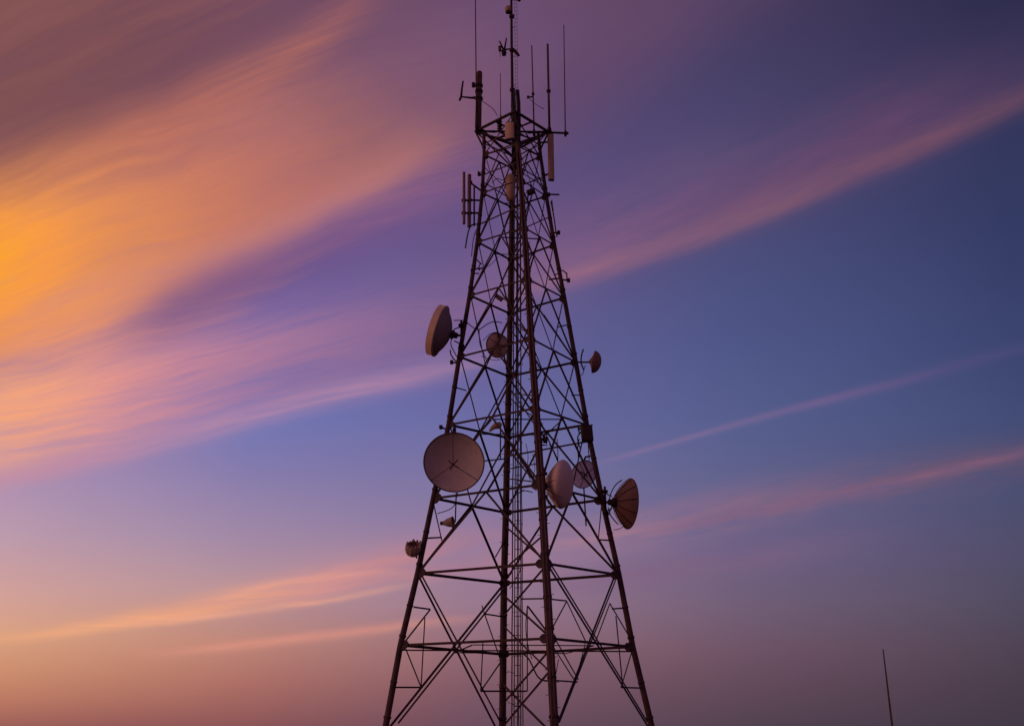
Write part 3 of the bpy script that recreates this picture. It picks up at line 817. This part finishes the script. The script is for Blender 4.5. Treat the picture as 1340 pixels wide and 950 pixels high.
panel('long tan panel antenna hanging right of the platform corner', 720.6, 177, 721.6, 235.5, Y-.2, 8.0, 6.0, vdir(.2,0,.9), M_PANEL, [(at(720,186,Y-.1), legpt('R',187)), (at(721,226,Y-.1), legpt('R',231))])
Y = legpt('F',172).y
panel('short wide tan panel antenna inside the platform frame', 666.5, 161, 666.8, 182, MY-.75, 12.5, 6, vdir(-.35,0,.9), M_TAN, [(at(669,165,MY-.6), at(671,165,MY)), (at(669,178,MY-.6), at(671.5,178,MY))])
def capsule(label, x0, y0, x1, y1, Y, w_px, m, bracket_to):
    a, b = at(x0,y0,Y), at(x1,y1,Y); t = thing('panel_antenna', b, label, 'panel antenna'); L = (a-b).length; r = pxm(w_px,Y)/2
    bm = new(); lathe(bm, [(0,0),(r*.55,.02),(r*.85,r*.35),(r,r*.9),(r,L-r*.8),(r*.82,L-r*.3),(r*.5,L-.02),(0,L)], b, a-b, 20); obj('radome', bm, m, t)
    bm = new(); tube(bm, [b-Vector((0,0,.25)), b], .06, 8); bar(bm, b-Vector((0,0,.18)), bracket_to, .07); obj('bracket', bm, M_DARK, t)
capsule('rounded tan capsule antenna inside the upper tower', 667.5, 228, 668, 264, legpt('F',250).y-1.3, 12.5, M_TAN, legpt('F',270))

Y = TOPP['L'].y
t = thing('pole_antenna', at(626,168,Y), 'thick brown tube antenna upright on the left platform corner', 'antenna')
bm = new(); lathe(bm, [(0,-.02),(pxm(4.6,Y)*.9,-.02),(pxm(4.6,Y),.04),(pxm(4.3,Y),1.2),(pxm(4.0,Y),2.50),(pxm(3.2,Y),2.56),(0,2.58)], at(625.6,168,Y), at(627.8,80,Y)-at(625.6,168,Y), 18); obj('tube', bm, M_BROWN, t)
for q in (120, 129.5, 112.5):
    bm = new(); lathe(bm, [(.10,-.05),(.165,-.05),(.165,.05),(.10,.05)], at(626.8,q,Y), (0,0,1), 14); obj('clamp', bm, M_DARK, t)
t = thing('dipole_antenna', at(603,128,Y), 'short upright rod on a sideways arm left of the thick tube antenna', 'antenna')
bm = new(); tube(bm, [at(601.5,131.5,Y-.05), at(603.4,127,Y), at(604.4,117,Y), at(606,106.5,Y)], [.05,.05,.042,.036], 8); obj('rod', bm, M_DARK, t)
bm = new(); tube(bm, [at(603.4,127,Y), at(617,128.5,Y), at(625,128,Y)], [.035,.05,.07], 8); obj('arm', bm, M_DARK, t)
bm = new(); bar(bm, at(618,111.5,Y), at(626,111.5,Y), .09); lathe(bm, [(0,-.1),(.07,-.1),(.07,.1),(0,.1)], at(619.5,111.5,Y), (0,0,1), 8); obj('junction_box', bm, M_DARK, t)

def whip(label, x0, y0, x1, y1, Y, w0, w1, joint=None, base=None, name='whip_antenna', m=None, group='whip antennas'):
    a, b = at(x0,y0,Y), at(x1,y1,Y); t = thing(name, b, label, 'antenna', group)
    bm = new(); tube(bm, [b, b.lerp(a,.5), a], [pxm(w1,Y)/2, pxm((w0+w1)/2,Y)/2, pxm(w0,Y)/2], 8); obj('rod', bm, m or M_WHIP, t)
    r = pxm(w1,Y)/2
    bm = new(); lathe(bm, [(0,-.06),(r*1.9,-.06),(r*1.9,.10),(r*1.3,.22),(r,.24)], b, a-b, 10); obj('base_mount', bm, M_DARK, t)
    for j in joint or ():
        c = b.lerp(a, j); bm = new(); lathe(bm, [(r,-.06),(r*1.8,-.05),(r*1.8,.05),(r,.06)], c, a-b, 10); obj('collar', bm, M_DARK, t)
    return t
Y = TOPP['L'].y
whip('very long thin whip running up out of frame beside the thick tube', 621.8, -30, 623.6, 168, Y-.15, 1.4, 1.9)
whip('faint short thin whip over the dark insulator, left of the mast', 654.8, 96, 655.2, 157, MY+.1, .9, 1.2)
t = thing('insulator_stack', at(654,173,MY+.05), 'dark ribbed insulator under the short thin whip', 'insulator')
bm = new(); prof = [(0,0)]
for i in range(5): prof += [(.06,.02+i*.10),(.12,.05+i*.10),(.06,.09+i*.10)]
lathe(bm, prof+[(0,.52)], at(654,173,MY+.05), (0,0,1), 12); obj('ribbed_body', bm, M_DARK, t)
bm = new(); bar(bm, at(654,173.5,MY+.05), at(661,176,MY+.1), .07); obj('bracket', bm, M_DARK, t)
t = whip('slender whip with a small side bracket, first right of the mast', 695.8, 60, 699, 176, MY-.2, 1.6, 2.2, (.45,))
bm = new(); tube(bm, [at(690.5,127.5,MY-.25), at(697,127,MY-.2)], .035, 7); tube(bm, [at(690.8,126,MY-.25), at(691.2,129,MY-.25)], .05, 7); obj('side_bracket', bm, M_DARK, t)
Y = TOPP['R'].y
whip('thickest dark whip standing on the right platform corner', 716.6, 58, 719, 173, Y, 3.0, 3.4, (.46,))
whip('thin whip at the outer end of the right side boom', 737.8, 33, 739.8, 177, Y-.1, 1.2, 1.7)

# ------------------------------------------------------------------ fittings on the mast
t = thing('obstruction_light', at(665,15,MY-.1), 'small brownish lamp housing near the top of the mast', 'lamp')
c = at(665,12,MY-.1)
bm = new(); lathe(bm, [(0,-.13),(.10,-.13),(.13,-.08),(.13,.04),(.10,.11),(0,.13)], c, (0,0,1), 14); obj('lens', bm, M_PANEL, t)
bm = new(); lathe(bm, [(0,-.2),(.11,-.2),(.12,-.14),(0,-.13)], c, (0,0,1), 12); bar(bm, c-Vector((0,0,.17)), at(669,16,MY), .06); obj('housing', bm, M_DARK, t)
t = thing('log_antenna', at(659,66,MY), 'small antenna with two spread arms left of the mast', 'antenna')
bm = new(); tube(bm, [at(669,64.5,MY), at(659,65.5,MY)], .035, 7); obj('arm', bm, M_DARK, t)
for q in ((660,66,662.8,50),(659,66,653.5,54)):
    bm = new(); tube(bm, [at(q[0],q[1],MY), at(q[2],q[3],MY-.1)], [.045,.028], 6); obj('spread_arm', bm, M_DARK, t)
bm = new(); lathe(bm, [(0,-.16),(.08,-.14),(.11,0),(.07,.16),(0,.18)], at(659.5,69,MY), (0,0,1), 10); obj('body', bm, M_DARK, t)
bm = new(); lathe(bm, [(0,-.14),(.06,-.12),(.07,.1),(0,.13)], at(654,64,MY-.1), (0,0,1), 10); tube(bm, [at(654.5,75,MY-.1), at(654,60,MY-.1)], .014, 5); tube(bm, [at(654,66,MY-.1), at(660,68,MY)], .025, 6); obj('reflector_rod', bm, M_BROWN, t)
t = thing('junction_box', at(676,70,MY-.1), 'small slanted box on the right of the mast', 'box')
bm = new(); bar(bm, at(673.5,66,MY-.1), at(679,73.5,MY-.1), .10, .10); obj('case', bm, M_DARK, t)
bm = new(); bar(bm, at(670,68,MY), at(675,69,MY-.08), .05); bar(bm, at(673.5,69.5,MY-.1), at(678.2,74.3,MY-.1), .04); obj('bracket', bm, M_DARK, t)
t = thing('mast_sensor', at(679,2,MY-.1), 'tiny dark sensor at the top edge, right of the mast', 'sensor')
bm = new(); lathe(bm, [(0,-.09),(.07,-.07),(.08,.05),(0,.09)], at(679.5,0,MY-.1), (.5,0,1), 10); obj('case', bm, M_DARK, t)
bm = new(); bar(bm, at(669,0,MY), at(679,1,MY-.1), .04); obj('arm', bm, M_DARK, t)

# ------------------------------------------------------------------ small fittings on the tower
def petals(label, px, py, Y, n, r_px, h_px, m, up, name, cat, stalk):
    "a tight cluster of flat sectors round a hub, on a stalk"
    c = at(px,py,Y); r, h = pxm(r_px,Y), pxm(h_px,Y); t = thing(name, c, label, cat)
    e1 = up.orthogonal().normalized(); e2 = up.cross(e1); rr = random.Random(int(px))
    for i in range(n):
        a = 2*math.pi*(i+.3)/n; d = e1*math.cos(a)+e2*math.sin(a); s = up.cross(d).normalized()
        bm = new(); k = rr.uniform(.85,1.12); W = r*.40
        pts = [(c+d*r*.30-up*h*.50, W*.55),(c+d*r*.80-up*h*.30, W*.95),(c+d*r*.98+up*h*.05, W),(c+d*r*(.95+.1*(k-1))+up*h*.34*k, W*.8),(c+d*r*.92*k+up*h*.56*k, W*.15)]
        A = [(bm.verts.new(p-s*w+d*.012), bm.verts.new(p+d*.05), bm.verts.new(p+s*w+d*.012), bm.verts.new(p-d*.03)) for p, w in pts]
        for p, q in zip(A, A[1:]):
            for j in range(4): bm.faces.new((p[j], p[(j+1)%4], q[(j+1)%4], q[j]))
        bm.faces.new(A[0][::-1]); bm.faces.new(A[-1])
        obj('fin', bm, m, t)
    bm = new(); lathe(bm, [(0,-h*.55),(r*.4,-h*.5),(r*.5,-h*.2),(r*.35,h*.1),(0,h*.15)], c, up, 14); obj('core', bm, m, t)
    bm = new(); tube(bm, [c-up*h*.3, Vector(stalk)], .035, 7); obj('stalk', bm, M_DARK, t)
    return t
P = legpt('L',722)
M_FIN = mat('ochre_fin', (.40,.27,.22), .6, 0, .4, 9.0)
petals('ribbed cup of brown fins on the lower left leg', 540.5, 719, P.y-.1, 11, 9.0, 18, M_FIN, vdir(.10,.88,.42), 'siren', 'siren', at(546,730,P.y))
t = thing('horn_speaker', at(586,684,legpt('L',684).y+.9), 'small brown horn left of the lower diagonal brace', 'horn')
Y = legpt('L',684).y+.9
bm = new(); lathe(bm, [(.22,.42),(.20,.36),(.16,.2),(.09,.05),(.06,-.02),(0,-.02)], at(579.5,684.5,Y), at(591,683,Y-.1)-at(579.5,684.5,Y), 16); obj('bell', bm, M_FIN, t)
bm = new(); lathe(bm, [(0,-.12),(.07,-.12),(.08,0),(0,.02)], at(580,684.5,Y), RGT, 10); bar(bm, at(588,687,Y), at(593,689.5,Y+.1), .06); obj('driver', bm, M_DARK, t)
bm = new(); tube(bm, [at(597,645,legpt('L',650).y), at(595.8,683,legpt('L',684).y+.9)], pxm(1.8,54)/2, 6); obj('drop_rod', bm, M_STEEL, tower)
def flood(label, x0, y0, x1, y1, Y, stalk, w=.16):
    a, b = at(x0,y0,Y), at(x1,y1,Y); t = thing('floodlight', a, label, 'floodlight')
    bm = new(); lathe(bm, [(0,-.02),(w*.45,-.02),(w*.6,.08),(w*.95,(b-a).length*.6),(w,(b-a).length),(w*.8,(b-a).length)], a, b-a, 14); obj('hood', bm, M_FIN, t)
    bm = new(); L = (b-a).length; lathe(bm, [(w*.82,0),(0,.02)], b-(b-a).normalized()*.02, b-a, 14); obj('glass', bm, M_DARK, t)
    for k in range(3):
        q = a.lerp(b, .2+.2*k); bm = new(); lathe(bm, [(w*.6,-.012),(w*1.05,-.012),(w*1.05,.012),(w*.6,.012)], q, b-a, 14); obj('cooling_fin', bm, M_DARK, t)
    bm = new(); tube(bm, [a.lerp(b,.3), Vector(stalk)], .025, 6); obj('stalk', bm, M_DARK, t)
flood('tiny floodlight hung in mid left face above the half hidden dish', 647.5, 386, 657.5, 392.5, onface('FL',652,390).y, legpt('F',395), .10)
t = thing('arm_lamp', at(650,558,onface('FL',650,560).y), 'curved arm lamp beside the far leg, above the big dish level', 'lamp'); Y = onface('FL',650,560).y
bm = new(); tube(bm, [at(640.5,564,Y), at(645,559.5,Y), at(649,556.8,Y), at(654,556.5,Y), at(656,557.5,Y)], [.05,.09,.14,.15,.08], 10); obj('lamp_head', bm, M_FIN, t)
bm = new(); tube(bm, [at(655,557,Y), at(654.8,601,Y)], .028, 7); obj('pole', bm, M_DARK, t)
t = thing('junction_box', at(768.5,568,legpt('R',566).y), 'bulky dark equipment box on the right leg above the mauve dish', 'box'); Y = legpt('R',566).y
bm = new(); bar(bm, at(769,577,Y-.15), at(767,557.5,Y-.15), .46, .40); obj('case', bm, M_DARK, t)
bm = new(); bar(bm, at(769.5,578,Y-.15), at(769.2,575,Y-.15), .38, .32); bar(bm, at(762,570,Y-.05), at(772,569,Y-.05), .09); tube(bm, [at(775.5,556,Y), at(756,562,Y)], .035, 6); tube(bm, [at(757,559,Y), at(758,567,Y), at(763,562,Y)], .04, 6); obj('mount', bm, M_STEEL, t)
t = thing('relay_unit', at(713,576,legpt('N',576).y), 'small hooked unit on the right side of the near leg', 'box'); Y = legpt('N',576).y
bm = new(); lathe(bm, [(0,-.12),(.08,-.10),(.10,.05),(.06,.13),(0,.14)], at(713.5,576,Y), (0,0,1), 10); obj('case', bm, M_DARK, t)
bm = new(); tube(bm, [at(707,564,Y), at(710,569,Y), at(713,573,Y)], .03, 6); tube(bm, [at(707,575,Y), at(713,576,Y)], .03, 6); tube(bm, [at(707,581.5,Y), at(716,583,Y), at(714,577,Y)], .025, 6); obj('bracket', bm, M_DARK, t)
t = thing('small_repeater', at(696,252,legpt('N',252).y+.8), 'small dark clustered unit right of the capsule antenna', 'repeater'); Y = legpt('N',252).y+.8
bm = new(); bar(bm, at(690,253,Y), at(698.5,250,Y), .24, .2); obj('case', bm, M_DARK, t)
bm = new(); tube(bm, [at(691,254,Y), at(690.5,262,Y)], .03, 6); tube(bm, [at(695,250,Y), at(694.5,241,Y)], .03, 6); obj('stem', bm, M_DARK, t)
def arm_bracket(label, leg, py, pts, knob, stub=None):
    Y = legpt(leg, py).y; t = thing('side_bracket', at(*pts[0],Y), label, 'bracket')
    bm = new(); tube(bm, [at(*p,Y) for p in pts], .035, 7); obj('arm', bm, M_DARK, t)
    bm = new(); lathe(bm, [(0,-.07),(.09,-.06),(.09,.06),(0,.07)], at(*knob,Y), RGT, 10); obj('knob', bm, M_DARK, t)
    for q in stub or (): bm = new(); tube(bm, [at(*p,Y) for p in q], .026, 6); obj('stub', bm, M_DARK, t)
arm_bracket('bracket with a short upright stub on the right leg below the streak', 'R', 366, [(718,366),(730,364.5),(738,366.5),(744,367)], (744,367), [[(742,367),(741.6,357)],[(733,355),(737,354),(741,358)],[(725,360),(730,358.5),(735,360)]])
arm_bracket('bracket carrying a drooping dark knob on the upper right leg', 'R', 306, [(724,305),(731,304.5)], (731,304.5), [[(728,305),(729,310)],[(721,264),(725,285),(727.5,304)]])
arm_bracket('thin rod pointing right from the upper right leg', 'R', 254.5, [(717,254.5),(732,255)], (718,255), [[(722,262),(723,272),(724,276)]])
arm_bracket('cluster of short clamp arms on the left leg above its first dish', 'L', 353, [(617,354),(623,352),(632,351)], (618,354.5), [[(629,344),(626,351),(628,354)],[(624,340),(630,346)],[(618,358),(627,358)]])
arm_bracket('short stub clamp on the left leg under the drum dish', 'L', 475, [(590.5,474),(598,475)], (591,474), [[(589,458),(590,464),(593,469),(597,473)]])
arm_bracket('pointed stub at the left leg just above the big open dish', 'L', 558, [(574.5,557.5),(584,562)], (577,559), None)
arm_bracket('small square bracket on the left leg near the top', 'L', 228, [(625.5,229),(634,229)], (627,228), [[(626,224),(626,230)]])

# ------------------------------------------------------------------ the lone whip on the right
Y = 46.0
a, b = at(1155.5,849,Y), at(1167.5,950,Y); d = (b-a); k = b.z/(a.z-b.z); g0 = b + d*k
t = thing('whip_mast', g0, 'thin tapered leaning whip standing alone at the lower right', 'antenna')
bm = new(); tube(bm, [g0, b, b.lerp(a,.5), a], [pxm(4.6,Y)/2, pxm(2.9,Y)/2, pxm(2.3,Y)/2, pxm(1.5,Y)/2], 10); obj('rod', bm, M_WHIP, t)
bm = new(); lathe(bm, [(0,-.3),(.30,-.3),(.30,.06),(.09,.09),(.08,.40),(.05,.42)], g0, (0,0,1), 12); obj('base_mount', bm, M_DARK, t)

# feed cables looping from the dishes to the legs
loop([(594,606),(600,626),(598,648),(592,664),(572,672)], D4.y+.9, .018, 'feed_cable')
Pq = legpt('R',660)
loop([(801,660),(797,672),(793,680),(794,690)], Pq.y-.15, .020, 'feed_cable')
Pq = legpt('N',634)
loop([(712,640),(706,655),(708,672),(712,690)], Pq.y-.30, .020, 'feed_cable')
Pq = legpt('L',442)
loop([(592,440),(590,450),(594,460),(600,470)], Pq.y-.15, .020, 'feed_cable')
loop([(766,478),(762,490),(757,494),(758,505)], legpt('R',490).y-.1, .016, 'feed_cable')

bm = new(); c = at(594.5,563.5,D4.y); bar(bm, c-UP*.08, c+UP*.10, .14, .08); lathe(bm, [(0,-.05),(.05,-.05),(.03,.10),(0,.12)], c+UP*.10, UP, 8); obj('dish_lug', bm, M_DARK, tower)
